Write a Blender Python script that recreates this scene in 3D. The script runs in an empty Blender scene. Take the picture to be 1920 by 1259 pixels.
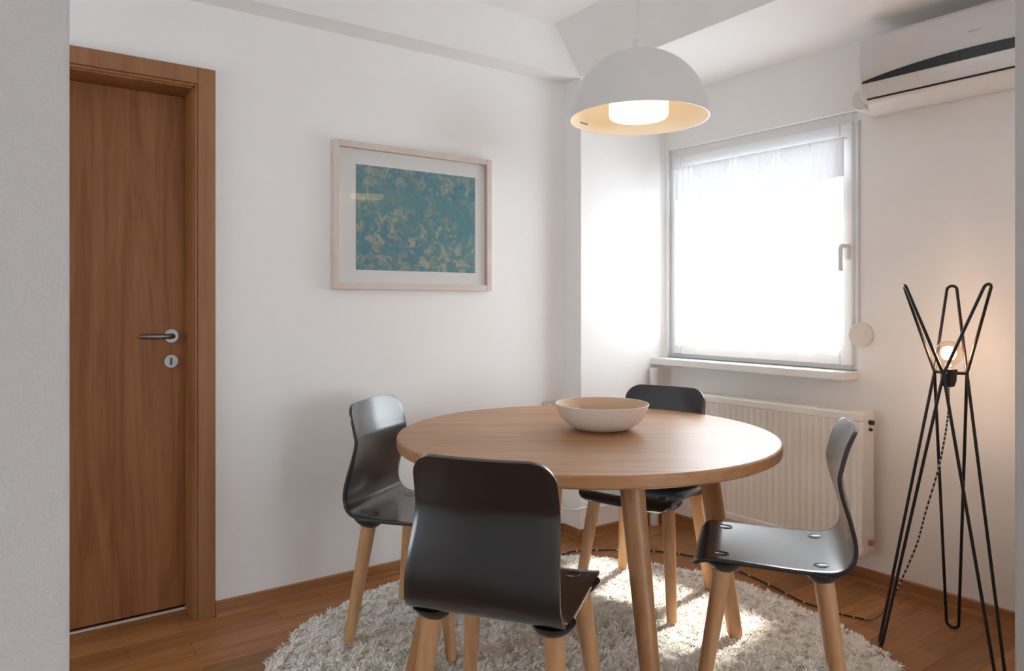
import bpy, bmesh, math, random
import numpy as np
from mathutils import Vector, Matrix
random.seed(7); rng = np.random.default_rng(7)
scene = bpy.context.scene
PI = math.pi

# ------------------------------------------------------------------ camera, world, light, exposure
F_PX = 1345.0
YAW = math.asin(0.5727)
cam_d = bpy.data.cameras.new('camera'); cam_d.sensor_width = 36.0
cam_d.lens = F_PX / 1920 * 36.0; cam_d.shift_y = -59.5 / 1920; cam_d.clip_start = 0.02
cam = bpy.data.objects.new('camera', cam_d); scene.collection.objects.link(cam)
cam.location = (0, 0, 1.2); cam.rotation_euler = (PI / 2, 0, -YAW)
scene.camera = cam

world = bpy.data.worlds.new('World'); scene.world = world; world.use_nodes = True
wn = world.node_tree.nodes['Background']
wn.inputs['Color'].default_value = (0.82, 0.925, 1.0, 1); wn.inputs['Strength'].default_value = 14.5

def lamp(name, kind, loc, rot, energy, color=(1, 1, 1), **kw):
    d = bpy.data.lights.new(name, kind); d.energy = energy; d.color = color
    for k, v in kw.items(): setattr(d, k, v)
    o = bpy.data.objects.new(name, d); scene.collection.objects.link(o)
    o.location = loc; o.rotation_euler = rot
    return o
def aim(o, direction):
    o.rotation_euler = Vector(direction).to_track_quat('-Z', 'Y').to_euler()

sun = lamp('sun', 'SUN', (5, 3, 5), (0, 0, 0), 42.0, (1.0, 0.95, 0.88), angle=math.radians(4))
aim(sun, (-1.02, -0.22, -1.42))
WT = math.atan(0.05)                         # the window wall stands slightly out of square
# sky portals in the dining window and in unseen openings added for fill light
p1 = lamp('window_portal', 'AREA', (3.34, 2.25, 1.48), (0, 0, 0), 1.0, shape='RECTANGLE', size=1.10, size_y=1.2)
p1.rotation_euler = (PI / 2, 0, PI / 2 + WT); p1.data.cycles.is_portal = True
p2 = lamp('rear_fill_portal', 'AREA', (1.3, -6.07, 1.35), (0, 0, 0), 1.0, shape='RECTANGLE', size=2.84, size_y=1.94)
p2.rotation_euler = (PI / 2, 0, PI); p2.data.cycles.is_portal = True

p3 = lamp('side_fill_portal', 'AREA', (-1.66, 2.40, 1.3), (0, 0, 0), 1.0, shape='RECTANGLE', size=0.74, size_y=1.04)  # portal of the added side opening, unseen fill
p3.rotation_euler = (PI / 2, 0, -PI / 2); p3.data.cycles.is_portal = True

vs = scene.view_settings
vs.view_transform = 'Standard'; vs.look = 'None'; vs.gamma = 1.0; vs.use_curve_mapping = False
vs.exposure = -0.62
scene.cycles.use_denoising = True
scene.cycles.max_bounces = 16; scene.cycles.diffuse_bounces = 10
scene.cycles.transparent_max_bounces = 16
scene.cycles.sample_clamp_indirect = 6.0
scene.cycles.caustics_reflective = False; scene.cycles.caustics_refractive = False

# ------------------------------------------------------------------ helpers
def at(lat, dep):
    """floor plan: metres to the right of and in front of the standpoint"""
    return (0.5727 * dep + 0.8197 * lat, 0.8197 * dep - 0.5727 * lat)

class MB:
    def __init__(s): s.v = []; s.f = []; s.mi = []
    def add(s, vs_, fs, mi=0):
        b = len(s.v); s.v += [tuple(p) for p in vs_]
        for f in fs: s.f.append(tuple(b + i for i in f)); s.mi.append(mi)
    def box(s, x0, x1, y0, y1, z0, z1, mi=0):
        s.add([(x0, y0, z0), (x1, y0, z0), (x1, y1, z0), (x0, y1, z0), (x0, y0, z1), (x1, y0, z1), (x1, y1, z1), (x0, y1, z1)],
              [(0, 3, 2, 1), (4, 5, 6, 7), (0, 1, 5, 4), (1, 2, 6, 5), (2, 3, 7, 6), (3, 0, 4, 7)], mi)
        return s
    def prism(s, poly, axis, a, b, mi=0):
        """polygon extruded along axis; poly holds the two other coordinates in order"""
        n = len(poly)
        def mk(p, t):
            if axis == 'x': return (t, p[0], p[1])
            if axis == 'y': return (p[0], t, p[1])
            return (p[0], p[1], t)
        vs_ = [mk(p, a) for p in poly] + [mk(p, b) for p in poly]
        fs = [tuple(range(n - 1, -1, -1)), tuple(range(n, 2 * n))]
        fs += [(i, (i + 1) % n, n + (i + 1) % n, n + i) for i in range(n)]
        s.add(vs_, fs, mi); return s
    def tube(s, pts, r, n=10, closed=False, mi=None):
        pts = [Vector(p) for p in pts]; m = len(pts)
        rs = r if isinstance(r, (list, tuple)) else [r] * m
        tans = []
        for i in range(m):
            a = pts[(i - 1) % m] if (closed or i > 0) else pts[i]
            b = pts[(i + 1) % m] if (closed or i < m - 1) else pts[i]
            tans.append((b - a).normalized())
        up = Vector((0, 0, 1)) if abs(tans[0].z) < 0.9 else Vector((1, 0, 0))
        nrm = tans[0].cross(up).normalized(); vs_ = []
        for i in range(m):
            t = tans[i]; nrm = (nrm - t * nrm.dot(t))
            nrm = nrm.normalized() if nrm.length > 1e-6 else t.orthogonal().normalized()
            bi = t.cross(nrm)
            for k in range(n):
                a = 2 * PI * k / n
                vs_.append(pts[i] + (nrm * math.cos(a) + bi * math.sin(a)) * rs[i])
        b0 = len(s.v); s.v += [tuple(p) for p in vs_]
        for i in range(m if closed else m - 1):
            j = (i + 1) % m
            for k in range(n):
                k2 = (k + 1) % n
                s.f.append((b0 + i * n + k, b0 + i * n + k2, b0 + j * n + k2, b0 + j * n + k))
                s.mi.append(mi[i] if mi else 0)
        if not closed:
            s.f.append(tuple(b0 + k for k in range(n - 1, -1, -1))); s.mi.append(0)
            s.f.append(tuple(b0 + (m - 1) * n + k for k in range(n))); s.mi.append(0)
        return s
    def lathe(s, prof, c=(0, 0, 0), n=48, caps=True, mi=0):
        vs_ = []; m = len(prof)
        for (r, z) in prof:
            for k in range(n):
                a = 2 * PI * k / n
                vs_.append((c[0] + r * math.cos(a), c[1] + r * math.sin(a), c[2] + z))
        fs = []
        for i in range(m - 1):
            for k in range(n):
                k2 = (k + 1) % n
                fs.append((i * n + k, i * n + k2, (i + 1) * n + k2, (i + 1) * n + k))
        if caps:
            fs.append(tuple(range(n - 1, -1, -1))); fs.append(tuple((m - 1) * n + k for k in range(n)))
        s.add(vs_, fs, mi); return s
    def build(s, name, mats, parent=None, bevel=0.0, smooth=None, seg=2, loc=None, rotz=None):
        me = bpy.data.meshes.new(name); me.from_pydata(s.v, [], s.f)
        mats = mats if isinstance(mats, (list, tuple)) else [mats]
        for m in mats: me.materials.append(m)
        me.polygons.foreach_set('material_index', s.mi)
        bm = bmesh.new(); bm.from_mesh(me); bmesh.ops.recalc_face_normals(bm, faces=bm.faces); bm.to_mesh(me); bm.free()
        if smooth is not None or bevel:
            me.polygons.foreach_set('use_smooth', [True] * len(me.polygons))
            me.set_sharp_from_angle(angle=math.radians(smooth or 40))
        o = bpy.data.objects.new(name, me); scene.collection.objects.link(o)
        if parent: o.parent = parent
        if loc: o.location = loc
        if rotz is not None: o.rotation_euler = (0, 0, rotz)
        if bevel:
            b = o.modifiers.new('bevel', 'BEVEL'); b.width = bevel; b.segments = seg
            b.limit_method = 'ANGLE'; b.angle_limit = math.radians(50)
        return o

def tag(o, label=None, cat=None, group=None, kind=None):
    if label: o['label'] = label
    if cat: o['category'] = cat
    if group: o['group'] = group
    if kind: o['kind'] = kind
    return o
def empty(name, loc=(0, 0, 0), rotz=0.0):
    o = bpy.data.objects.new(name, None); scene.collection.objects.link(o)
    o.location = loc; o.rotation_euler = (0, 0, rotz); o.empty_display_size = 0.1
    return o
def struct(o, label=None, cat=None):
    return tag(o, label, cat, kind='structure')

def catmull(pts, k=6):
    out = []; n = len(pts)
    P = [np.array(p, float) for p in pts]
    for i in range(n - 1):
        p0 = P[max(i - 1, 0)]; p1_ = P[i]; p2_ = P[i + 1]; p3 = P[min(i + 2, n - 1)]
        for j in range(k):
            t = j / k
            out.append(0.5 * ((2 * p1_) + (-p0 + p2_) * t + (2 * p0 - 5 * p1_ + 4 * p2_ - p3) * t * t + (-p0 + 3 * p1_ - 3 * p2_ + p3) * t ** 3))
    out.append(P[-1]); return [tuple(float(c) for c in p) for p in out]

# ------------------------------------------------------------------ materials
def base(name, color=(0.8, 0.8, 0.8), rough=0.5, metal=0.0, spec=0.5, coat=0.0, coat_rough=0.1):
    m = bpy.data.materials.new(name); m.use_nodes = True
    b = m.node_tree.nodes['Principled BSDF']
    b.inputs['Base Color'].default_value = (*color, 1); b.inputs['Roughness'].default_value = rough
    b.inputs['Metallic'].default_value = metal; b.inputs['Specular IOR Level'].default_value = spec
    b.inputs['Coat Weight'].default_value = coat; b.inputs['Coat Roughness'].default_value = coat_rough
    return m, m.node_tree, b
def N(nt, t, **kw):
    n = nt.nodes.new(t)
    for k, v in kw.items(): setattr(n, k, v)
    return n
def coords(nt, scale=(1, 1, 1), rot=(0, 0, 0), src='Object'):
    tc = N(nt, 'ShaderNodeTexCoord'); mp = N(nt, 'ShaderNodeMapping')
    mp.inputs['Scale'].default_value = scale; mp.inputs['Rotation'].default_value = rot
    nt.links.new(tc.outputs[src], mp.inputs['Vector']); return mp.outputs['Vector']
def noise(nt, vec, scale, detail=4, rough=0.55, dist=0.0):
    n = N(nt, 'ShaderNodeTexNoise'); n.inputs['Scale'].default_value = scale
    n.inputs['Detail'].default_value = detail; n.inputs['Roughness'].default_value = rough
    n.inputs['Distortion'].default_value = dist
    nt.links.new(vec, n.inputs['Vector']); return n.outputs['Fac']
def ramp(nt, fac, stops):
    r = N(nt, 'ShaderNodeValToRGB'); e = r.color_ramp.elements
    while len(e) < len(stops): e.new(0.5)
    for el, (p, c) in zip(e, stops): el.position = p; el.color = (*c, 1)
    nt.links.new(fac, r.inputs['Fac']); return r.outputs['Color']
def bump(nt, b, h, strength=0.2, dist=0.01):
    n = N(nt, 'ShaderNodeBump'); n.inputs['Strength'].default_value = strength; n.inputs['Distance'].default_value = dist
    nt.links.new(h, n.inputs['Height']); nt.links.new(n.outputs['Normal'], b.inputs['Normal'])
def mixc(nt, fac, a, b, mode='MIX'):
    n = N(nt, 'ShaderNodeMix', data_type='RGBA', blend_type=mode)
    for s, v in ((0, fac), (6, a), (7, b)):
        if isinstance(v, (int, float)): n.inputs[s].default_value = v
        elif isinstance(v, tuple): n.inputs[s].default_value = (*v, 1)
        else: nt.links.new(v, n.inputs[s])
    return n.outputs[2]

def plaster(name, color, bstr=0.12, sc=160):
    m, nt, b = base(name, color, 0.85, spec=0.25)
    v = coords(nt); f = noise(nt, v, sc, 3, 0.6); f2 = noise(nt, v, 2.5, 3)
    c = mixc(nt, f2, tuple(x * 0.97 for x in color), tuple(min(1, x * 1.02) for x in color))
    nt.links.new(c, b.inputs['Base Color']); bump(nt, b, f, bstr, 0.004)
    return m
def wood(name, dark, mid, light, stretch=(1.2, 22, 22), rough=0.4, rot=(0, 0, 0), spec=0.4, coat=0.0, dist=0.6, bs=0.06):
    m, nt, b = base(name, mid, rough, spec=spec, coat=coat)
    v = coords(nt, stretch, rot)
    f = noise(nt, v, 1.6, 6, 0.62, dist); f2 = noise(nt, v, 7.0, 4, 0.7)
    c = ramp(nt, f, [(0.28, dark), (0.5, mid), (0.74, light)])
    c2 = mixc(nt, f2, tuple(x * 0.80 for x in mid), (1, 1, 1)); c3 = mixc(nt, 0.25, c, c2, 'MULTIPLY')
    nt.links.new(c3, b.inputs['Base Color']); bump(nt, b, f2, bs, 0.003)
    return m

M = {}
M['wall'] = plaster('wall_paint', (0.865, 0.86, 0.855))
M['wall_near'] = plaster('near_wall_dimmed', (0.60, 0.60, 0.60), 0.35, 220)  # dimming put into the grey, to offset the rear fill light
M['ceiling'] = plaster('ceiling_paint', (0.88, 0.88, 0.875))
M['door'] = wood('oak_veneer', (0.20, 0.070, 0.022), (0.285, 0.115, 0.040), (0.36, 0.155, 0.060), (9, 9, 0.55), 0.5, spec=0.2, dist=1.6)
M['casing'] = wood('oak_casing', (0.25, 0.105, 0.042), (0.31, 0.14, 0.060), (0.36, 0.175, 0.080), (14, 14, 0.8), 0.45, spec=0.25)
M['skirt'] = wood('oak_skirting', (0.27, 0.115, 0.042), (0.34, 0.155, 0.060), (0.40, 0.20, 0.085), (1.0, 1.0, 20), 0.4)
M['table'] = None
M['beech'] = wood('beech', (0.46, 0.245, 0.110), (0.55, 0.31, 0.150), (0.62, 0.37, 0.19), (20, 20, 1.3), 0.42)
M['tleg'] = wood('oak_table_leg', (0.36, 0.170, 0.068), (0.44, 0.225, 0.098), (0.52, 0.285, 0.13), (18, 18, 1.2), 0.4)
M['white'] = base('white_plastic', (0.80, 0.80, 0.80), 0.35)[0]
M['frame'] = base('white_window_frame', (0.80, 0.80, 0.80), 0.3)[0]
M['sill'] = base('white_sill', (0.84, 0.84, 0.83), 0.3)[0]
M['ac'] = base('air_conditioner_plastic', (0.74, 0.72, 0.71), 0.35)[0]
M['black'] = base('black_gap', (0.012, 0.012, 0.012), 0.4)[0]
M['rod'] = base('black_steel_rod', (0.018, 0.014, 0.013), 0.38, 0.3)[0]
M['bracket'] = base('black_bracket', (0.012, 0.012, 0.014), 0.35)[0]
M['steel'] = base('brushed_steel', (0.20, 0.195, 0.185), 0.42, 1.0)[0]
M['radiator'] = base('radiator_enamel', (0.87, 0.845, 0.81), 0.35)[0]
M['beige'] = base('beige_plastic', (0.72, 0.66, 0.62), 0.5)[0]
M['grey'] = base('grey_plastic', (0.55, 0.55, 0.55), 0.5)[0]
M['copper'] = base('copper', (0.55, 0.22, 0.12), 0.35, 1.0)[0]
M['mat'] = base('picture_mat_board', (0.80, 0.80, 0.79), 0.8)[0]
M['pframe'] = wood('pale_picture_frame', (0.60, 0.50, 0.44), (0.66, 0.57, 0.51), (0.70, 0.62, 0.57), (6, 6, 6), 0.5)
M['cordb'] = base('cord_black', (0.02, 0.018, 0.016), 0.8)[0]
M['cordw'] = base('cord_light', (0.55, 0.48, 0.42), 0.8)[0]
M['lampwhite'] = base('lampshade_white_enamel', (0.78, 0.775, 0.77), 0.35)[0]
M['lampin'] = base('lampshade_inner_white', (0.82, 0.80, 0.76), 0.5)[0]

# chair shell: black stained plywood with a faint grain and a satin lacquer
m, nt, b = base('black_plywood', (0.008, 0.008, 0.010), 0.42, spec=0.5, coat=1.0, coat_rough=0.15)
v = coords(nt, (60, 2, 2)); bump(nt, b, noise(nt, v, 3.0, 4), 0.05, 0.002); b.inputs['Coat IOR'].default_value = 1.5; M['ply'] = m
m, nt, b = base('black_cap', (0.03, 0.03, 0.032), 0.25, spec=0.6); M['cap'] = m

# table top: oak staves side by side
m, nt, b = base('oak_table_top', (0.45, 0.24, 0.11), 0.40, spec=0.65)
tc = N(nt, 'ShaderNodeTexCoord'); sep = N(nt, 'ShaderNodeSeparateXYZ'); nt.links.new(tc.outputs['Object'], sep.inputs[0])
fl = N(nt, 'ShaderNodeMath', operation='MULTIPLY'); fl.inputs[1].default_value = 11.0; nt.links.new(sep.outputs['Y'], fl.inputs[0])
fl2 = N(nt, 'ShaderNodeMath', operation='FLOOR'); nt.links.new(fl.outputs[0], fl2.inputs[0])
wh = N(nt, 'ShaderNodeTexWhiteNoise', noise_dimensions='1D'); nt.links.new(fl2.outputs[0], wh.inputs['W'])
v = coords(nt, (1.1, 18, 18)); f = noise(nt, v, 1.7, 6, 0.65, 0.7); f2 = noise(nt, v, 8.0, 4, 0.7)
c = ramp(nt, f, [(0.28, (0.33, 0.150, 0.056)), (0.5, (0.43, 0.215, 0.090)), (0.75, (0.52, 0.285, 0.135))])
c = mixc(nt, 0.35, c, mixc(nt, wh.outputs['Value'], (0.62, 0.62, 0.62), (1.12, 1.1, 1.08)), 'MULTIPLY')
nt.links.new(c, b.inputs['Base Color']); bump(nt, b, f2, 0.05, 0.002); M['table'] = m

# floor: parquet-strip boards running along the door wall
m, nt, b = base('parquet_floor', (0.38, 0.19, 0.085), 0.36, spec=0.35)
tc = N(nt, 'ShaderNodeTexCoord')
br = N(nt, 'ShaderNodeTexBrick'); nt.links.new(tc.outputs['Object'], br.inputs['Vector'])
br.inputs['Scale'].default_value = 1.0; br.inputs['Brick Width'].default_value = 0.52; br.inputs['Row Height'].default_value = 0.105
br.inputs['Mortar Size'].default_value = 0.0016; br.inputs['Mortar Smooth'].default_value = 0.6; br.offset = 0.37
br.inputs['Color1'].default_value = (0.66, 0.64, 0.62, 1); br.inputs['Color2'].default_value = (1.14, 1.12, 1.10, 1)
br.inputs['Mortar'].default_value = (0.35, 0.3, 0.25, 1); br.inputs['Bias'].default_value = 0.0
v = coords(nt, (1.6, 17, 1)); f = noise(nt, v, 1.9, 6, 0.62, 0.8)
c = ramp(nt, f, [(0.28, (0.25, 0.098, 0.030)), (0.5, (0.345, 0.150, 0.053)), (0.75, (0.42, 0.20, 0.080))])
c = mixc(nt, 1.0, c, br.outputs['Color'], 'MULTIPLY'); nt.links.new(c, b.inputs['Base Color'])
bump(nt, b, f, 0.03, 0.002); M['floor'] = m

# rug pile: cream wool, colour varies in soft clumps
m, nt, b = base('cream_wool', (0.74, 0.69, 0.60), 0.95, spec=0.1)
v = coords(nt); f = noise(nt, v, 9.0, 5, 0.7); f2 = noise(nt, v, 60, 3, 0.7)
c = ramp(nt, f, [(0.3, (0.86, 0.82, 0.75)), (0.6, (0.95, 0.93, 0.89))])
c = mixc(nt, 0.5, c, mixc(nt, f2, (0.88, 0.87, 0.85), (1.05, 1.05, 1.04)), 'MULTIPLY')
nt.links.new(c, b.inputs['Base Color']); M['rug'] = m

# stoneware bowl
m, nt, b = base('stoneware_outside', (0.74, 0.64, 0.57), 0.55)
v = coords(nt); bump(nt, b, noise(nt, v, 90, 3), 0.08, 0.003); M['bowl'] = m
M['bowl_in'] = base('stoneware_inside', (0.62, 0.44, 0.30), 0.6)[0]

# thin glass that lets light through
def thin_glass(name, tint=(1, 1, 1), refl=1.0, gl_rough=0.02):
    m = bpy.data.materials.new(name); m.use_nodes = True; nt = m.node_tree; nt.nodes.clear()
    out = N(nt, 'ShaderNodeOutputMaterial'); tr = N(nt, 'ShaderNodeBsdfTransparent'); gl = N(nt, 'ShaderNodeBsdfGlossy')
    tr.inputs['Color'].default_value = (*tint, 1); gl.inputs['Roughness'].default_value = gl_rough
    fr = N(nt, 'ShaderNodeLayerWeight'); pw = N(nt, 'ShaderNodeMath', operation='POWER'); pw.inputs[1].default_value = 5.0
    nt.links.new(fr.outputs['Facing'], pw.inputs[0])
    mul = N(nt, 'ShaderNodeMath', operation='MULTIPLY_ADD'); mul.inputs[1].default_value = 0.9 * refl; mul.inputs[2].default_value = 0.035 * refl
    nt.links.new(pw.outputs[0], mul.inputs[0]); mx = N(nt, 'ShaderNodeMixShader')
    nt.links.new(mul.outputs[0], mx.inputs[0]); nt.links.new(tr.outputs[0], mx.inputs[1]); nt.links.new(gl.outputs[0], mx.inputs[2])
    nt.links.new(mx.outputs[0], out.inputs['Surface']); return m
M['glass'] = thin_glass('clear_glass'); M['bulbglass'] = thin_glass('bulb_glass', (1.0, 0.90, 0.82), 1.3)

def sheer(name, transp, col=(0.95, 0.95, 0.96), refl=0.35):
    m = bpy.data.materials.new(name); m.use_nodes = True; nt = m.node_tree; nt.nodes.clear()
    out = N(nt, 'ShaderNodeOutputMaterial'); tr = N(nt, 'ShaderNodeBsdfTransparent')
    tl = N(nt, 'ShaderNodeBsdfTranslucent'); df = N(nt, 'ShaderNodeBsdfDiffuse')
    tl.inputs['Color'].default_value = (*col, 1); df.inputs['Color'].default_value = (*col, 1)
    m1 = N(nt, 'ShaderNodeMixShader'); m1.inputs[0].default_value = refl
    nt.links.new(tl.outputs[0], m1.inputs[1]); nt.links.new(df.outputs[0], m1.inputs[2])
    m2 = N(nt, 'ShaderNodeMixShader'); m2.inputs[0].default_value = 1 - transp
    nt.links.new(tr.outputs[0], m2.inputs[1]); nt.links.new(m1.outputs[0], m2.inputs[2])
    nt.links.new(m2.outputs[0], out.inputs['Surface']); return m
M['net'] = sheer('white_net_curtain', 0.45); M['band'] = sheer('white_gathered_band', 0.0, (0.88, 0.88, 0.91), 0.86)
M['lace'] = sheer('white_lace', 0.72)

def emit(name, col, strength):
    m = bpy.data.materials.new(name); m.use_nodes = True; nt = m.node_tree; nt.nodes.clear()
    out = N(nt, 'ShaderNodeOutputMaterial'); e = N(nt, 'ShaderNodeEmission')
    e.inputs['Color'].default_value = (*col, 1); e.inputs['Strength'].default_value = strength
    nt.links.new(e.outputs[0], out.inputs['Surface']); return m
M['diffuser'] = emit('lit_diffuser', (1.0, 0.72, 0.42), 4.2)
M['filament'] = emit('lit_filament', (1.0, 0.62, 0.28), 14.0)

# the print: a plain mottled teal ground with loose pale dabs, no picture in it
m, nt, b = base('mottled_teal_print', (0.10, 0.28, 0.36), 0.7, spec=0.2)
v = coords(nt); f = noise(nt, v, 7.0, 5, 0.6, 0.4); f2 = noise(nt, v, 26.0, 4, 0.65, 0.8); f3 = noise(nt, v, 4.0, 2)
c = ramp(nt, f, [(0.3, (0.075, 0.205, 0.29)), (0.5, (0.10, 0.245, 0.29)), (0.72, (0.12, 0.265, 0.255))])
d = ramp(nt, f2, [(0.47, (0, 0, 0)), (0.64, (1, 1, 1))]); g = ramp(nt, f3, [(0.32, (0, 0, 0)), (0.52, (1, 1, 1))])
k = mixc(nt, 1.0, d, g, 'MULTIPLY')
c2 = mixc(nt, k, c, mixc(nt, f, (0.30, 0.32, 0.22), (0.50, 0.47, 0.42)))
nt.links.new(c2, b.inputs['Base Color']); M['print'] = m

# ------------------------------------------------------------------ the room
LW = 2.92; PX = 2.37; PY = 2.785; CEIL = 2.584; LOW = 2.348
FY0, FY1 = 0.66, 0.80                        # partition the photographer looks past
struct(MB().box(-1.6, 3.7, -6.15, 3.3, -0.12, 0.0).build('floor', M['floor']))
ce = MB(); ce.box(-1.6, 3.7, -6.15, 3.3, CEIL, CEIL + 0.1)
struct(ce.build('ceiling', M['ceiling']))
struct(MB().prism([(2.203, CEIL + 0.05), (2.203, CEIL), (PX, LOW), (3.5, LOW), (3.5, CEIL + 0.05)], 'y', FY0, 3.2).build('trim_1', M['ceiling']))
struct(MB().box(-1.6, PX + 0.02, PY, LW + 0.02, LOW, CEIL + 0.05).build('trim_2', M['wall']))
DX0, DX1, DZ = -0.24, 0.585, 2.037           # door opening
wl = MB(); wl.box(DX0, DX1, LW + 0.20, LW + 0.22, 0, DZ).box(-1.6, DX0, LW, LW + 0.22, 0, CEIL).box(DX1, 3.5, LW, LW + 0.22, 0, CEIL).box(DX0, DX1, LW, LW + 0.22, DZ, CEIL)  # first box: unseen backing added to stop light under the door
struct(wl.build('wall_left', M['wall']))
struct(MB().box(PX, 3.3, PY, LW + 0.01, 0, LOW + 0.02).build('wall_corner', M['wall'], bevel=0.004))
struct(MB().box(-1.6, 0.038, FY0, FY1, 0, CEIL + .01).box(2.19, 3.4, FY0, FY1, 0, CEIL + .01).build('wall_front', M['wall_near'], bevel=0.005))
SY0, SY1, SZ0, SZ1 = 2.05, 2.75, 0.8, 1.8  # opening added out of view, lets fill light in from the side
ws = MB(); ws.box(-1.7, -1.6, -6.15, SY0, 0, CEIL).box(-1.7, -1.6, SY1, 3.2, 0, CEIL).box(-1.7, -1.6, SY0, SY1, 0, SZ0).box(-1.7, -1.6, SY0, SY1, SZ1, CEIL)
struct(ws.build('wall_side', M['wall']))
RX0, RX1, RZ0, RZ1 = -0.1, 2.7, 0.4, 2.3  # opening added behind the camera as a fill source
wb = MB(); wb.box(-1.6, RX0, -6.15, -6.0, 0, CEIL).box(RX1, 3.7, -6.15, -6.0, 0, CEIL)
wb.box(RX0, RX1, -6.15, -6.0, 0, RZ0).box(RX0, RX1, -6.15, -6.0, RZ1, CEIL)
struct(wb.build('wall_back', M['wall']))
# window wall: local x points out of the room, local y along the wall
WL_LOC = (3.12, 0, 0)
HY0, HY1, HZ0, HZ1 = 1.708, 2.772, 0.905, 2.05
wr = MB(); wr.box(0, 0.26, -6.2, HY0, 0, CEIL).box(0, 0.26, HY1, 3.3, 0, CEIL)
wr.box(0, 0.26, HY0, HY1, 0, HZ0).box(0, 0.26, HY0, HY1, HZ1, CEIL)
struct(wr.build('wall_right', M['wall'], loc=WL_LOC, rotz=WT))

def skirt_profile(d): return [(0, 0), (d * 0.026, 0), (d * 0.024, 0.010), (d * 0.012, 0.014), (d * 0.011, 0.050), (d * 0.008, 0.054), (0, 0.054)]
# left: runs along x; profile offset towards -y
pf = [(LW + p[0], p[1]) for p in skirt_profile(-1)]
struct(MB().prism(pf, 'x', 0.645, PX).build('baseboard_left', M['skirt'], smooth=30))
pc = MB(); pc.prism([(PX + p[0], p[1]) for p in skirt_profile(-1)], 'y', PY - 0.026, LW)
pc.prism([(PY + p[0], p[1]) for p in skirt_profile(-1)], 'x', PX - 0.026, 3.0)
struct(pc.build('baseboard_corner', M['skirt'], smooth=30))
struct(MB().prism(skirt_profile(-1), 'y', FY1, PY + 0.14).build('baseboard_right', M['skirt'], smooth=30, loc=WL_LOC, rotz=WT))

# ------------------------------------------------------------------ door
door = struct(empty('door_1', (0, LW, 0)), 'oak veneer room door set deep in its frame beside the framed picture', 'door')
MB().box(DX0 + 0.02, DX1 - 0.02, 0.14, 0.18, 0.012, 2.015).build('door_leaf', M['door'], door, bevel=0.002)
fr = MB()                                     # lining, stop and casing of the frame
fr.box(DX1 - 0.022, DX1 + 0.0, -0.002, 0.20, 0, DZ).box(DX0, DX0 + 0.022, -0.002, 0.20, 0, DZ)
fr.box(DX0, DX1, -0.002, 0.20, DZ - 0.022, DZ)
MB_c = MB(); MB_c.box(DX1 - 0.004, DX1 + 0.058, -0.018, 0.0, 0, DZ + 0.058).box(DX0 - 0.058, DX0 + 0.004, -0.018, 0.0, 0, DZ + 0.058)
MB_c.box(DX0 + 0.004, DX1 - 0.004, -0.018, 0.0, DZ - 0.004, DZ + 0.058)
fr.build('door_lining', M['door'], door, bevel=0.002)
MB_c.build('door_casing', M['casing'], door, bevel=0.003)
MB().box(DX1 - 0.014, DX1 - 0.004, -0.012, 0.004, 0, DZ - 0.004).box(DX0 + .004, DX0 + .014, -0.012, 0.004, 0, DZ - .004).box(DX0 + 0.014, DX1 - 0.014, -0.012, 0.004, DZ - 0.014, DZ - 0.004).build('door_casing_lip', M['casing'], door, bevel=0.003)
MB().box(DX0 + 0.02, DX1 - 0.02, 0.128, 0.14, 0.0, 0.005).build('threshold_strip', M['pframe'], door)
hd = MB(); hz = 1.075; hx = 0.512
hd.tube([(hx, 0.14, hz), (hx, 0.128, hz)], 0.026, 28)
hdl = hd.build('door_handle', M['steel'], door, smooth=40)
lv = MB(); lv.tube(catmull([(hx, 0.13, hz), (hx, 0.10, hz), (hx - 0.012, 0.088, hz), (hx - 0.04, 0.084, hz), (hx - 0.08, 0.085, hz), (hx - 0.118, 0.088, hz + 0.001)], 5), [0.010] * 22 + [0.009, 0.008, 0.006, 0.003], 14)
lv.build('lever', M['steel'], hdl, smooth=60)
kh = MB().tube([(hx, 0.14, 0.976), (hx, 0.131, 0.976)], 0.025, 28).build('keyhole_rosette', M['steel'], door, smooth=40)
MB().box(hx - 0.0045, hx + 0.0045, 0.1295, 0.132, 0.962, 0.990).build('keyhole', M['black'], kh, bevel=0.003)

# ------------------------------------------------------------------ window
win = struct(empty('window_1', WL_LOC, WT), 'white framed window behind a white net curtain in the corner', 'window')
def frame_ring(y0, y1, z0, z1, w, x0, x1, wt=None, wb_=None):
    wt = wt or w; wb_ = wb_ or w; m_ = MB()
    m_.box(x0, x1, y0, y0 + w, z0, z1).box(x0, x1, y1 - w, y1, z0, z1)
    m_.box(x0, x1, y0 + w, y1 - w, z0, z0 + wb_).box(x0, x1, y0 + w, y1 - w, z1 - wt, z1); return m_
frame_ring(HY0, HY1, HZ0, HZ1, 0.040, 0.03, 0.10, 0.055, 0.03).build('window_frame', M['frame'], win, bevel=0.004)
frame_ring(HY0 + 0.03, HY1 - 0.03, HZ0 + 0.02, HZ1 - 0.045, 0.055, 0.012, 0.075, 0.078, 0.086).build('window_sash', M['frame'], win, bevel=0.005)
MB().box(0.045, 0.051, HY0 + 0.075, HY1 - 0.075, HZ0 + 0.09, HZ1 - 0.11).build('window_pane', M['glass'], win)
MB().box(-0.105, 0.03, HY0 - 0.0, 2.84, 0.868, HZ0).build('window_sill', M['sill'], win, bevel=0.005)
wh_ = MB(); wh_.box(-0.004, 0.012, HY0 + 0.040, HY0 + 0.068, 1.395, 1.465)
whb = wh_.build('window_handle', M['frame'], win, bevel=0.004)
MB().tube(catmull([(0.0, HY0 + 0.054, 1.455), (-0.03, HY0 + 0.054, 1.455), (-0.038, HY0 + 0.056, 1.445), (-0.038, HY0 + 0.058, 1.40), (-0.036, HY0 + 0.058, 1.345)], 5), 0.010, 10).build('lever', M['frame'], whb, smooth=60)

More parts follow.
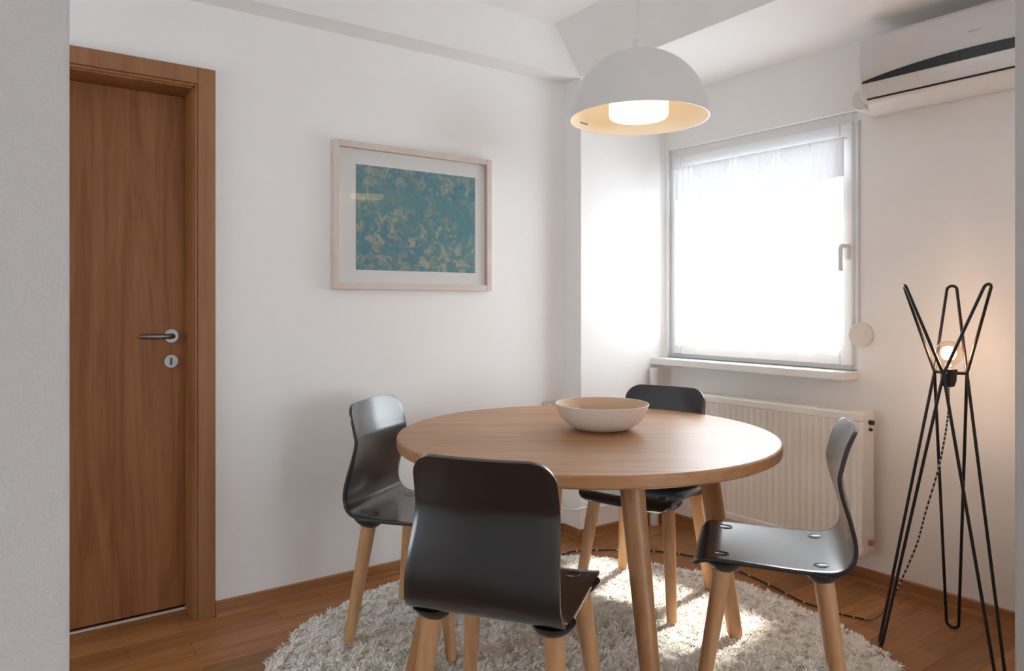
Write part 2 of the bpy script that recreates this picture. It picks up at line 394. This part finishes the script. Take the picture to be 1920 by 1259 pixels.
# shutter strap with its round winder on the wall edge
sw = tag(empty('strap_winder', WL_LOC, WT), 'round beige shutter strap winder on the wall beside the window', 'strap winder')
MB().tube([(0.0, 1.690, 1.065), (-0.016, 1.690, 1.065)], [0.055, 0.052], 36).build('winder_cover', M['beige'], sw, bevel=0.004, smooth=40)
MB().box(-0.003, 0.0, 1.696, 1.704, 1.115, 2.0).build('strap', M['grey'], sw)

# net curtain hung on the sash
CY0, CY1, CZ0, CZ1 = 1.755, 2.700, 0.972, 1.938
cur = tag(empty('net_curtain', WL_LOC, WT), 'white net curtain with scalloped hem covering the window glass', 'curtain')
def cloth(y0, y1, ztop, zbot_fn, nx, nz, amp, x_off, freq):
    m_ = MB(); vs_ = []; fs = []
    for i in range(nx + 1):
        t = i / nx; y = y0 + (y1 - y0) * t; zb = zbot_fn(t)
        for j in range(nz + 1):
            s_ = j / nz; z = ztop + (zb - ztop) * s_
            x = x_off + amp * (0.6 + 0.4 * s_) * math.sin(2 * PI * freq * t + 0.6 * math.sin(7 * t)) + 0.3 * amp * math.sin(2 * PI * freq * 2.3 * t + s_ * 2)
            vs_.append((x, y, z))
    for i in range(nx):
        for j in range(nz):
            a = i * (nz + 1) + j; fs.append((a, a + 1, a + nz + 2, a + nz + 1))
    m_.add(vs_, fs); return m_
def hem(t): return CZ0 - 0.002 + 0.036 * (1 - abs(math.sin(PI * (t * 6.5 + 0.12))) ** 0.7)
cloth(CY0, CY1, CZ1, hem, 220, 14, 0.004, -0.020, 17).build('net_panel', M['net'], cur, smooth=80)
cloth(CY0, CY1, CZ1 - 0.002, lambda t: CZ1 - 0.175 - 0.012 * math.sin(PI * t), 220, 6, 0.004, -0.0275, 24).build('header_band', M['band'], cur, smooth=80)
for (a, b_) in ((0.16, 0.32), (0.36, 0.56), (0.62, 0.86)):
    ya, yb = CY0 + a * (CY1 - CY0), CY0 + b_ * (CY1 - CY0)
    cloth(ya, yb, CZ1 - 0.004, lambda t: CZ1 - 0.040 - 0.06 * math.sin(PI * t) ** 0.8, 40, 5, 0.003, -0.036, 3).build('swag', M['lace'], cur, smooth=80)
MB().tube([(-0.020, CY0 - 0.012, CZ1 - 0.008), (-0.020, CY1 + 0.012, CZ1 - 0.008)], 0.0035, 8).build('curtain_rod', M['white'], cur, smooth=60)

# ------------------------------------------------------------------ radiator
RY0, RY1, RAZ0, RAZ1 = 1.618, 2.52, 0.147, 0.742
rad = tag(empty('radiator', WL_LOC, WT), 'white ribbed panel radiator on the wall under the window', 'radiator')
nr = 26; prof = [(-0.05, RY0)]
prof = [(-0.045, RY0 + 0.02)]
stp = (RY1 - RY0 - 0.05) / nr
for i in range(nr):
    y = RY0 + 0.025 + i * stp
    prof += [(-0.134, y + 0.001), (-0.134, y + stp * 0.62), (-0.127, y + stp * 0.72), (-0.127, y + stp * 0.90)]
prof += [(-0.134, RY1 - 0.025), (-0.045, RY1 - 0.02)]
MB().prism(prof, 'z', RAZ0 + 0.035, RAZ1 - 0.035).build('front_panel', M['radiator'], rad, smooth=60)
fm = MB(); fm.box(-0.137, -0.118, RY0, RY1, RAZ0, RAZ0 + 0.036).box(-0.137, -0.118, RY0, RY1, RAZ1 - 0.036, RAZ1 - 0.001)
fm.box(-0.137, -0.118, RY0, RY0 + 0.026, RAZ0 + .036, RAZ1 - .036).box(-0.137, -0.118, RY1 - 0.026, RY1, RAZ0 + .036, RAZ1 - .036)
fm.build('front_rim', M['radiator'], rad, bevel=0.006)
MB().box(-0.120, -0.035, RY0 + 0.002, RY0 + 0.014, RAZ0 + 0.004, RAZ1 - 0.004).build('side_panel', M['radiator'], rad, bevel=0.003)
MB().box(-0.120, -0.035, RY1 - 0.014, RY1 - 0.002, RAZ0 + 0.004, RAZ1 - 0.004).build('side_panel', M['radiator'], rad, bevel=0.003)
tg = MB(); tg.box(-0.130, -0.126, RY0 + .003, RY1 - .003, RAZ1 - 0.006, RAZ1 + 0.004).box(-0.040, -0.034, RY0 + .003, RY1 - .003, RAZ1 - 0.006, RAZ1 + 0.004)
k = RY0 + 0.004
while k < RY1 - 0.01: tg.box(-0.127, -0.036, k, k + 0.006, RAZ1 - 0.004, RAZ1 + 0.002); k += 0.016
tg.build('top_grille', M['radiator'], rad)
for yb_ in (RY0 + 0.2, RY1 - 0.23): MB().box(-0.05, 0.0, yb_, yb_ + 0.03, 0.3, 0.6).build('wall_bracket', M['radiator'], rad)
bv = MB().tube([(-0.075, RY0 + 0.004, 0.70), (-0.075, RY0 - 0.016, 0.70)], 0.010, 12).build('bleed_valve', M['black'], rad, smooth=40)
MB().tube([(-0.075, RY0 + 0.002, 0.67), (-0.075, RY0 - 0.010, 0.67)], 0.006, 10).build('screw', M['black'], bv, smooth=40)
MB().tube([(-0.075, RY0 + 0.004, 0.195), (-0.075, RY0 - 0.016, 0.195)], 0.012, 12).build('lower_plug', M['copper'], rad, smooth=40)

# heating pipe: riser in the corner and the run low round the pier
hp = tag(empty('heating_pipe', (2.865, PY - 0.032, 0)), 'white heating pipe rising in the corner left of the radiator', 'pipe')
MB().tube([(0, 0, 0.0), (0, 0, 0.851)], 0.024, 16).build('riser', M['white'], hp, smooth=50)
run = [(-0.02, 0.004, 0.14), (-0.3, 0.010, 0.152), (-0.47, 0.010, 0.168), (-0.525, 0.012, 0.165), (-0.534, 0.035, 0.158), (-0.530, 0.10, 0.148), (-0.530, 0.16, 0.150)]
MB().tube(catmull(run, 6), 0.007, 10).build('pipe_run', M['white'], hp, smooth=60)

# socket low on the door wall
so = tag(empty('wall_socket', (2.27, LW, 0.66)), 'small grey socket on the wall behind the table edge', 'socket')
MB().box(-0.04, 0.04, -0.012, 0.0, -0.04, 0.04).build('plate', M['grey'], so, bevel=0.006)
MB().tube([(0, -0.010, 0), (0, -0.016, 0)], 0.022, 20).build('insert', M['white'], so, smooth=40)

# ------------------------------------------------------------------ air conditioner
AY0, AY1 = 0.825, 1.600
ac = tag(empty('air_conditioner', WL_LOC, WT), 'white wall air conditioner high beside the window, dark slot along its front', 'air conditioner')
body = [(-0.004, 2.000), (-0.095, 1.996), (-0.150, 2.006), (-0.178, 2.030), (-0.196, 2.075), (-0.205, 2.13), (-0.208, 2.21), (-0.200, 2.268), (-0.185, 2.284), (-0.004, 2.284)]
MB().prism(body, 'y', AY0, AY1).build('body', M['ac'], ac, bevel=0.004, smooth=35)
vm = MB(); top = []; bot = []; nv = 40
for i in range(nv + 1):
    t = i / nv; y = AY1 - 0.012 - t * (AY1 - AY0 - 0.024); h = 0.002 + 0.036 * math.sin(PI * min(1, t * 0.9 + .03)) ** 0.75
    z0 = 2.094; z1 = z0 + h
    def fx(z): return -0.196 - (z - 2.075) * 0.16 - 0.0035
    bot.append((fx(z0), y, z0)); top.append((fx(z1), y, z1))
vs_ = bot + top + [(p[0] + 0.02, p[1], p[2]) for p in bot] + [(p[0] + 0.02, p[1], p[2]) for p in top]; n_ = nv + 1; fs = []
for i in range(nv):
    fs += [(i, i + 1, n_ + i + 1, n_ + i), (2 * n_ + i, 3 * n_ + i, 3 * n_ + i + 1, 2 * n_ + i + 1), (i, 2 * n_ + i, 2 * n_ + i + 1, i + 1), (n_ + i, n_ + i + 1, 3 * n_ + i + 1, 3 * n_ + i)]
fs += [(0, n_, 3 * n_, 2 * n_), (nv, 2 * n_ + nv, 3 * n_ + nv, n_ + nv)]
vm.add(vs_, fs); vm.build('air_slot', M['black'], ac)
lf = [(-0.2015, 2.092), (-0.1985, 2.075), (-0.183, 2.036), (-0.176, 2.038), (-0.190, 2.078), (-0.193, 2.092)]
MB().prism(lf, 'y', AY0 + 0.02, AY1 - 0.02).build('louver', M['ac'], ac, smooth=35)
gp = [(-0.1835, 2.035), (-0.1805, 2.0285), (-0.170, 2.033), (-0.172, 2.038)]
MB().prism(gp, 'y', AY0 + 0.02, AY1 - 0.022).build('louver_gap', M['black'], ac)
ec = []
for i in range(13):
    a = PI + PI * i / 12; ec.append((AY1 + 0.018 + 0.030 * math.cos(a) - 0.012 , 2.036 + 0.038 * math.sin(a)))
ec = [(AY1 - 0.01, 2.085)] + [(AY1 - 0.01, 2.0)] + [(AY1 + 0.02, 1.998), (AY1 + 0.040, 2.006), (AY1 + 0.052, 2.024), (AY1 + 0.055, 2.045), (AY1 + 0.050, 2.052), (AY1 + 0.046, 2.075), (AY1 + 0.03, 2.085)]
MB().prism(ec, 'x', -0.165, -0.01).build('end_cap', M['ac'], ac, bevel=0.008, seg=3)
MB().box(-0.2105, -0.2065, 1.16, 1.20, 2.187, 2.192).build('badge', M['grey'], ac)

# ------------------------------------------------------------------ framed print
PX0, PX1, PZ0, PZ1 = 1.1066, 1.8987, 1.2615, 1.893
pic = tag(empty('framed_picture', (PX0, LW, PZ0)), 'pale framed teal print in a white mat on the wall beside the door', 'picture')
W_, H_ = PX1 - PX0, PZ1 - PZ0; fw = 0.027
pfm = MB(); pfm.box(0, fw, -0.034, 0, 0, H_).box(W_ - fw, W_, -0.034, 0, 0, H_).box(fw, W_ - fw, -0.034, 0, 0, fw).box(fw, W_ - fw, -0.034, 0, H_ - fw, H_)
pfm.build('picture_frame', M['pframe'], pic, bevel=0.002)
MB().box(fw, W_ - fw, -0.012, -0.004, fw, H_ - fw).build('mat_board', M['mat'], pic)
ax0, ax1, az0, az1 = 0.108, W_ - 0.083, 0.085, H_ - 0.092
MB().box(ax0, ax1, -0.0135, -0.0115, az0, az1).build('print', M['print'], pic)
MB().box(fw, W_ - fw, -0.022, -0.019, fw, H_ - fw).build('glazing', M['glass'], pic)

# ------------------------------------------------------------------ rug
rx, ry = at(0.225, 2.33); RR = 1.045
rug = MB(); prof = [(0.001, 0.012)]
rug.lathe([(RR - 0.04, 0.0), (RR - 0.02, 0.003), (RR - 0.03, 0.010), (0.02, 0.014)], n=128)
ro = tag(rug.build('rug', M['rug'], smooth=40, loc=(rx, ry, 0)), 'round cream shaggy rug under the dining table', 'rug')
def pile():
    n = 150000
    r = RR * np.sqrt(rng.random(n)); th = rng.random(n) * 2 * PI
    wob = 0.010 * np.sin(9 * th) + 0.006 * np.sin(23 * th + 1) + 0.004 * np.sin(61 * th)
    r = r * (1 + wob / RR) - 0.012
    px_, py_ = r * np.cos(th), r * np.sin(th)
    # soft clumps: the pile rises and leans together over a few centimetres
    def fld(s_, k):
        out = np.zeros(n)
        for q in range(7):
            a = k * 1.7 + q * 2.4; f_ = s_ * (0.7 + 0.13 * q)
            out += np.sin((px_ * math.cos(a) + py_ * math.sin(a)) * f_ + q * 1.9 + k)
        return out / 7 ** 0.5
    up = np.clip(0.5 + 0.5 * fld(95, 1), 0, 1)
    la = 2.2 * fld(70, 2) + rng.normal(0, 0.9, n); ln = 0.011 + 0.012 * rng.random(n)
    lean = 0.75 + 0.5 * rng.random(n); w = 0.0022 + 0.0016 * rng.random(n)
    dx, dy = np.cos(la), np.sin(la); wa = la + PI / 2 + rng.normal(0, 0.5, n); wx, wy = np.cos(wa) * w, np.sin(wa) * w
    z0 = 0.010 + 0.009 * up * (r < RR - 0.05); hz_ = ln * np.cos(lean); hx_ = ln * np.sin(lean)
    V = np.zeros((n, 5, 3))
    V[:, 0] = np.stack([px_ - wx, py_ - wy, z0], 1); V[:, 1] = np.stack([px_ + wx, py_ + wy, z0], 1)
    V[:, 2] = np.stack([px_ + wx * .9 + dx * hx_ * .4, py_ + wy * .9 + dy * hx_ * .4, z0 + hz_ * .65], 1)
    V[:, 3] = np.stack([px_ - wx * .9 + dx * hx_ * .4, py_ - wy * .9 + dy * hx_ * .4, z0 + hz_ * .65], 1)
    V[:, 4] = np.stack([px_ + dx * hx_, py_ + dy * hx_, z0 + hz_], 1)
    b_ = np.arange(n) * 5
    q = np.stack([b_, b_ + 1, b_ + 2, b_ + 3], 1).ravel(); t = np.stack([b_ + 3, b_ + 2, b_ + 4], 1).ravel()
    me = bpy.data.meshes.new('pile'); me.vertices.add(n * 5); me.vertices.foreach_set('co', V.ravel().astype(np.float32))
    me.loops.add(n * 7); me.loops.foreach_set('vertex_index', np.concatenate([q, t]).astype(np.int32))
    me.polygons.add(n * 2)
    me.polygons.foreach_set('loop_start', np.concatenate([np.arange(n) * 4, n * 4 + np.arange(n) * 3]).astype(np.int32))
    me.update(calc_edges=True); me.validate(); me.materials.append(M['rug'])
    o = bpy.data.objects.new('pile', me); scene.collection.objects.link(o); o.parent = ro; o['kind'] = 'stuff'
pile()
RUGZ = 0.026

# ------------------------------------------------------------------ dining table
tx, ty = at(0.256, 2.53); TR = 0.655; TZ = 0.75
tab = tag(empty('dining_table', (tx, ty, 0), -YAW), 'round oak dining table with four splayed legs holding the bowl', 'table')
MB().lathe([(0.01, TZ - 0.040), (TR - 0.010, TZ - 0.040), (TR - 0.001, TZ - 0.035), (TR, TZ - 0.032), (TR, TZ - 0.006), (TR - 0.002, TZ - 0.002), (TR - 0.006, TZ), (0.01, TZ)], n=160).build('tabletop', M['table'], tab, smooth=18)
legs = [(-76, 0.575, 0.40), (1, 0.535, 0.42), (100, 0.55, 0.40), (-157, 0.62, 0.44)]
tops = []
for (dg, rb, rt) in legs:
    a = math.radians(dg); a2 = a
    pb = Vector((rb * math.cos(a), rb * math.sin(a), RUGZ)); pt = Vector((rt * math.cos(a2), rt * math.sin(a2), TZ - 0.040))
    tops.append(pt)
    MB().tube([pb, pb.lerp(pt, 0.02), pb.lerp(pt, 0.5), pb.lerp(pt, 0.9), pt], [0.024, 0.026, 0.032, 0.037, 0.038], 24).build('leg', M['tleg'], tab, smooth=50)
for i in range(4):
    a, c = tops[i], tops[(i + 1) % 4]
    order = sorted(range(4), key=lambda q: math.atan2(tops[q].y, tops[q].x))
for i in range(4):
    a, c = tops[order[i]], tops[order[(i + 1) % 4]]
    d = (c - a).normalized(); nn = Vector((-d.y, d.x, 0)) * 0.011; h1 = TZ - 0.0405; h0 = h1 - 0.045
    m_ = MB(); a_ = a + d * 0.02; c_ = c - d * 0.02
    vs_ = [a_ - nn, c_ - nn, c_ + nn, a_ + nn]
    m_.add([(p.x, p.y, h0) for p in vs_] + [(p.x, p.y, h1) for p in vs_], [(0, 3, 2, 1), (4, 5, 6, 7), (0, 1, 5, 4), (1, 2, 6, 5), (2, 3, 7, 6), (3, 0, 4, 7)])
    m_.build('apron_rail', M['tleg'], tab, bevel=0.003)

# ------------------------------------------------------------------ bowl
bx, by = at(0.322, 2.575)
bowl = tag(empty('bowl', (bx, by, TZ)), 'off white stoneware bowl with tan inside standing on the round table', 'bowl')
out_p = [(0.005, 0.001), (0.072, 0.001), (0.085, 0.003), (0.112, 0.013), (0.138, 0.034), (0.156, 0.062), (0.168, 0.092)]
out_p = [out_p[0]] + catmull(out_p[1:], 5)
MB().lathe(out_p + [(0.1665, 0.0945), (0.1640, 0.0935)], n=80, caps=False).build('outer_wall', M['bowl'], bowl, smooth=50)
in_p = catmull([(0.1640, 0.0935), (0.152, 0.066), (0.134, 0.040), (0.108, 0.021), (0.070, 0.012), (0.004, 0.010)], 5)
MB().lathe(in_p, n=80, caps=False).build('inner_wall', M['bowl_in'], bowl, smooth=50)

# ------------------------------------------------------------------ chairs
SEAT = [(0.216, 0.428), (0.207, 0.443), (0.180, 0.456), (0.10, 0.457), (0.0, 0.454), (-0.10, 0.452), (-0.165, 0.456), (-0.200, 0.472), (-0.218, 0.50), (-0.2225, 0.54), (-0.214, 0.60), (-0.201, 0.66), (-0.1955, 0.71), (-0.204, 0.745), (-0.217, 0.785), (-0.228, 0.815), (-0.239, 0.842)]
def make_shell():
    pts = catmull(SEAT, 5); n = len(pts); L = [0.0]
    for i in range(1, n): L.append(L[-1] + math.dist(pts[i], pts[i - 1]))
    T = L[-1]; extra = []
    # finer steps near both ends so that the corners come out round
    ss = sorted(set([0.0, T] + [0.045 * (1 - math.cos(PI / 2 * k / 8)) for k in range(9)] + [T - 0.06 * (1 - math.cos(PI / 2 * k / 9)) for k in range(10)] + [L[i] for i in range(n) if 0.047 < L[i] < T - 0.062]))
    la = np.array(L); Y = np.interp(ss, la, [p[0] for p in pts]); Z = np.interp(ss, la, [p[1] for p in pts])
    nt_ = 24; vs_ = []; fs = []
    for i, s_ in enumerate(ss):
        z = Z[i]
        hw = 0.196 if z < 0.5 and s_ < T * 0.6 else np.interp(z, [0.45, 0.56, 0.70, 0.80, 0.86], [0.196, 0.192, 0.183, 0.180, 0.177])
        def rc(d, r): return 0.0 if d >= r else r - math.sqrt(max(0, r * r - (r - d) ** 2))
        hw = hw - rc(s_, 0.045) - rc(T - s_, 0.060)
        cup = np.interp(z, [0.46, 0.56, 0.70, 0.80, 0.86], [0.0, 0.006, 0.020, 0.030, 0.032])
        dip = 0.005 * min(1.0, max(0.0, (Y[i] + 0.20) / 0.15)) if s_ < T * 0.5 else 0.0
        for k in range(nt_ + 1):
            t = -1 + 2 * k / nt_; q = t * t
            vs_.append((t * hw, Y[i] + cup * (q * (hw / 0.2) ** 2), z - dip * (1 - q)))
    for i in range(len(ss) - 1):
        for k in range(nt_):
            a = i * (nt_ + 1) + k; fs.append((a, a + nt_ + 1, a + nt_ + 2, a + 1))
    m_ = MB(); m_.add(vs_, fs); return m_
SEAT_LINE = [p for p in catmull(SEAT, 5) if p[1] < 0.47]
def seat_top(x, y):
    ys = [p[0] for p in SEAT_LINE][::-1]; zs = [p[1] for p in SEAT_LINE][::-1]
    return float(np.interp(y, ys, zs)) - 0.005 * min(1.0, max(0.0, (y + 0.20) / 0.15)) * (1 - (x / 0.196) ** 2) + 0.0056
def make_chair(label):
    c_ = tag(empty('dining_chair'), label, 'chair', None)
    sh = make_shell().build('seat_shell', M['ply'], c_, smooth=60)
    so_ = sh.modifiers.new('thickness', 'SOLIDIFY'); so_.thickness = 0.011; so_.offset = 0.0
    bv_ = sh.modifiers.new('bevel', 'BEVEL'); bv_.width = 0.003; bv_.segments = 2; bv_.limit_method = 'ANGLE'; bv_.angle_limit = math.radians(60)
    for (sx, sy) in ((1, 1), (-1, 1), (1, -1), (-1, -1)):
        tp = Vector((sx * 0.155, sy * 0.135 - 0.005, 0.436)); bt = Vector((sx * 0.198, sy * 0.196, RUGZ))
        MB().tube([bt, bt.lerp(tp, 0.015), bt.lerp(tp, 0.5), tp], [0.0175, 0.019, 0.0225, 0.026], 20).build('leg', M['beech'], c_, smooth=50)
        bt2 = tp.lerp(bt, 0.06)
        MB().tube([tp + Vector((0, 0, 0.016)), tp + Vector((0, 0, 0.006)), tp.lerp(bt, 0.015), tp.lerp(bt, 0.035)], [0.054, 0.050, 0.040, 0.028], 24).build('leg_bracket', M['bracket'], c_, smooth=50)
        cx, cy = sx * 0.135, sy * 0.135
        cap = MB().lathe([(0.0205, -0.0015), (0.0205, 0.0006), (0.0195, 0.0013), (0.0182, 0.0004), (0.001, 0.0004)], (cx, cy, 0), 28)
        cap.v = [(q[0], q[1], q[2] + seat_top(q[0], q[1])) for q in cap.v]      # lies flush in the curved seat
        cap.build('seat_cap', M['ply'], c_, smooth=40)
    return c_
def kids(o): return [x for x in bpy.data.objects if x.parent == o]
def place(c_, lat, dep, fwd):
    x, y = at(lat, dep); fx_, fy_ = at(fwd[0], fwd[1]); c_.location = (x, y, 0); c_.rotation_euler = (0, 0, math.atan2(-fx_, fy_))
first = make_chair('black plywood chair in front with its back to us, nearest the viewer')
parts = kids(first)
GR = 'black chairs around the table'
spots = [((-0.004, 1.872), (0.325, 0.947), None),
         ((0.793, 2.206), (-0.945, 0.326), 'black plywood chair at the right whose seat shines with window light'),
         ((-0.3165, 2.6155), (0.94, -0.335), 'black plywood chair left of the table standing by the door wall'),
         ((0.5395, 2.915), (-0.575, -0.818), 'black plywood chair behind the table in front of the radiator')]
for i, (p, f_, lb) in enumerate(spots):
    if i == 0: c_ = first
    else:
        c_ = first.copy(); scene.collection.objects.link(c_)
        for q in parts:
            d = q.copy(); scene.collection.objects.link(d); d.parent = c_
        c_['label'] = lb
    c_['group'] = GR; place(c_, p[0], p[1], f_)

# ------------------------------------------------------------------ pendant lamp
lx, ly = at(0.432, 2.45); LZ = 1.83; LR = 0.236
pen = tag(empty('pendant_lamp', (lx, ly, 0)), 'white dome pendant lamp lit above the dining table', 'lamp')
dome_o = [(LR * math.sin(a) if a < PI / 2 else LR, LZ + LR * 0.99 * math.cos(a)) for a in [PI / 2 * k / 24 for k in range(24, 0, -1)]] + [(0.004, LZ + LR * 0.99)]
dome_i = [((LR - 0.004) * math.sin(a), LZ + (LR - 0.004) * 0.99 * math.cos(a)) for a in [PI / 2 * k / 24 for k in range(24, 0, -1)]] + [(0.004, LZ + LR * 0.99 - 0.004)]
sh_ = MB().lathe(dome_o, n=96, caps=False); sh_.lathe([(LR, LZ), (LR - 0.004, LZ)], n=96, caps=False)
shade = sh_.build('lamp_shade', M['lampwhite'], pen, smooth=60)
MB().lathe(dome_i, n=96, caps=False).build('shade_lining', M['lampin'], pen, smooth=60)
MB().lathe([(0.001, LZ + 0.005), (0.094, LZ + 0.005), (0.098, LZ + 0.009), (0.100, LZ + 0.016), (0.100, LZ + 0.10), (0.09, LZ + 0.105), (0.001, LZ + 0.105)], n=64).build('diffuser', M['diffuser'], pen, smooth=40)
MB().lathe([(0.03, LZ + 0.105), (0.03, LZ + LR * 0.97)], n=24).build('lamp_holder', M['lampin'], pen, smooth=40)
MB().lathe([(0.022, LZ + LR * 0.985), (0.020, LZ + LR + 0.028), (0.006, LZ + LR + 0.036)], n=24).build('cord_grip', M['lampwhite'], pen, smooth=40)
MB().tube([(0, 0, LZ + LR + 0.03), (0, 0, CEIL - 0.02)], 0.0035, 8).build('cord', M['lampwhite'], pen, smooth=60)
MB().lathe([(0.055, CEIL - 0.03), (0.058, CEIL - 0.001)], n=32).build('ceiling_rose', M['lampwhite'], pen, smooth=40)
# the small dark slot mark inside the rim
a0 = math.radians(98); sl = []
for k in range(7):
    a = a0 + 0.02 * k * 1.6; rr = (LR - 0.0046) * math.sin(PI / 2 * 0.93); sl.append((rr * math.cos(a), rr * math.sin(a), LZ + (LR - 0.0046) * 0.99 * math.cos(PI / 2 * 0.93)))
MB().tube(sl, 0.0016, 6).build('rim_slot', M['cordb'], pen)

# ------------------------------------------------------------------ floor lamp
cxl, cyl = at(1.500, 2.465)
fl_ = tag(empty('floor_lamp', (cxl, cyl, 0)), 'black wire tripod floor lamp with a bare glowing bulb by the right wall', 'lamp')
def L3(dl, dd, z):
    x, y = at(dl, dd); return Vector((x, y, z))
RZ = 0.962
FA, FB, FC = L3(-0.212, 0.045, 0.0), L3(0.125, 0.181, 0.0), L3(0.029, -0.225, 0.0)
rAB, rAC, rBC = L3(-0.014, 0.058, RZ), L3(-0.045, -0.045, RZ), L3(0.055, -0.013, RZ)
TA, TB, TC = L3(-0.135, 0.03, 1.264), L3(0.085, 0.12, 1.264), L3(0.045, -0.14, 1.264)
def hairpin(p, q, tip, r, rr):
    mid = (p + q) / 2; up = (mid - tip).normalized(); e = (p - q); e.z = 0; e.normalize()
    e = (e - up * e.dot(up)).normalized(); pts = [p]
    for k in range(13):
        a = PI * k / 12; pts.append(tip + up * r * (1 - math.sin(a)) + e * r * math.cos(a))
    pts.append(q); return MB().tube(pts, rr, 10)
for tip, p, q in ((FA, rAB, rAC), (FB, rAB, rBC), (FC, rAC, rBC)):
    t2 = tip + Vector((0, 0, 0.006)); hairpin(p, q, t2, 0.020, 0.0052).build('leg', M['rod'], fl_, smooth=60)
for tip, p, q in ((TA, rAB, rAC), (TB, rAB, rBC), (TC, rAC, rBC)):
    hairpin(p, q, tip, 0.016, 0.0052).build('upper_loop', M['rod'], fl_, smooth=60)
cen = Vector((0, 0, RZ))
sp = MB()
for p in (rAB, rAC, rBC): sp.tube([p, cen + (p - cen) * 0.2], 0.0055, 8)
sp.build('spokes', M['rod'], fl_, smooth=60)
MB().lathe([(0.004, -0.05), (0.018, -0.045), (0.024, -0.025), (0.025, 0.0), (0.027, 0.002), (0.027, 0.014), (0.018, 0.016)], (0, 0, RZ), 24).build('socket', M['bracket'], fl_, smooth=40)
bp = [(0.014, 0.016), (0.018, 0.028)]
for k in range(3, 19):
    a = PI - PI * k / 18; bp.append((max(0.0005, 0.043 * math.sin(a)), 0.068 + 0.043 * math.cos(a)))
bulb = MB().lathe(bp, (0, 0, RZ), 32, caps=False).build('bulb', M['bulbglass'], fl_, smooth=80)
bulb.visible_shadow = True
fil = []
for k in range(41):
    t = k / 40; fil.append((0.007 * math.cos(t * 8 * PI), 0.007 * math.sin(t * 8 * PI), RZ + 0.046 + 0.042 * t))
MB().tube(fil, 0.0016, 6).build('filament', M['filament'], bulb, smooth=60)
bl = lamp('bulb_light', 'POINT', (cxl, cyl, RZ + 0.068), (0, 0, 0), 6.5, (1.0, 0.66, 0.40), shadow_soft_size=0.03)
# cord: black and light flecked cloth cable, dropping to the floor and running behind the chairs
drop = [(1.500, 2.465, 0.915), (1.502, 2.468, 0.84), (1.490, 2.47, 0.74), (1.465, 2.47, 0.62), (1.43, 2.48, 0.48), (1.41, 2.50, 0.36), (1.385, 2.55, 0.22), (1.37, 2.62, 0.09), (1.355, 2.70, 0.012), (1.30, 2.735, 0.006), (1.245, 2.775, 0.006), (1.16, 2.88, 0.006), (1.105, 3.02, 0.006), (1.03, 3.17, 0.006), (0.99, 3.24, 0.006),
        (0.93, 3.33, 0.006), (0.80, 3.42, 0.006), (0.72, 3.45, 0.006), (0.60, 3.48, 0.006), (0.45, 3.475, 0.006), (0.30, 3.46, 0.006), (0.22, 3.40, 0.006), (0.10, 3.36, 0.006), (-0.05, 3.35, 0.006)]
cp = []
for (l_, d_, z_) in drop:
    x, y = at(l_, d_); cp.append((x - cxl, y - cyl, z_))
cp = catmull(cp, 14)
MB().tube(cp, 0.0034, 6, mi=[(i // 1) % 2 if i < 118 else (1 if i % 9 == 8 else 0) for i in range(len(cp))]).build('cord', [M['cordb'], M['cordw']], fl_, smooth=60)
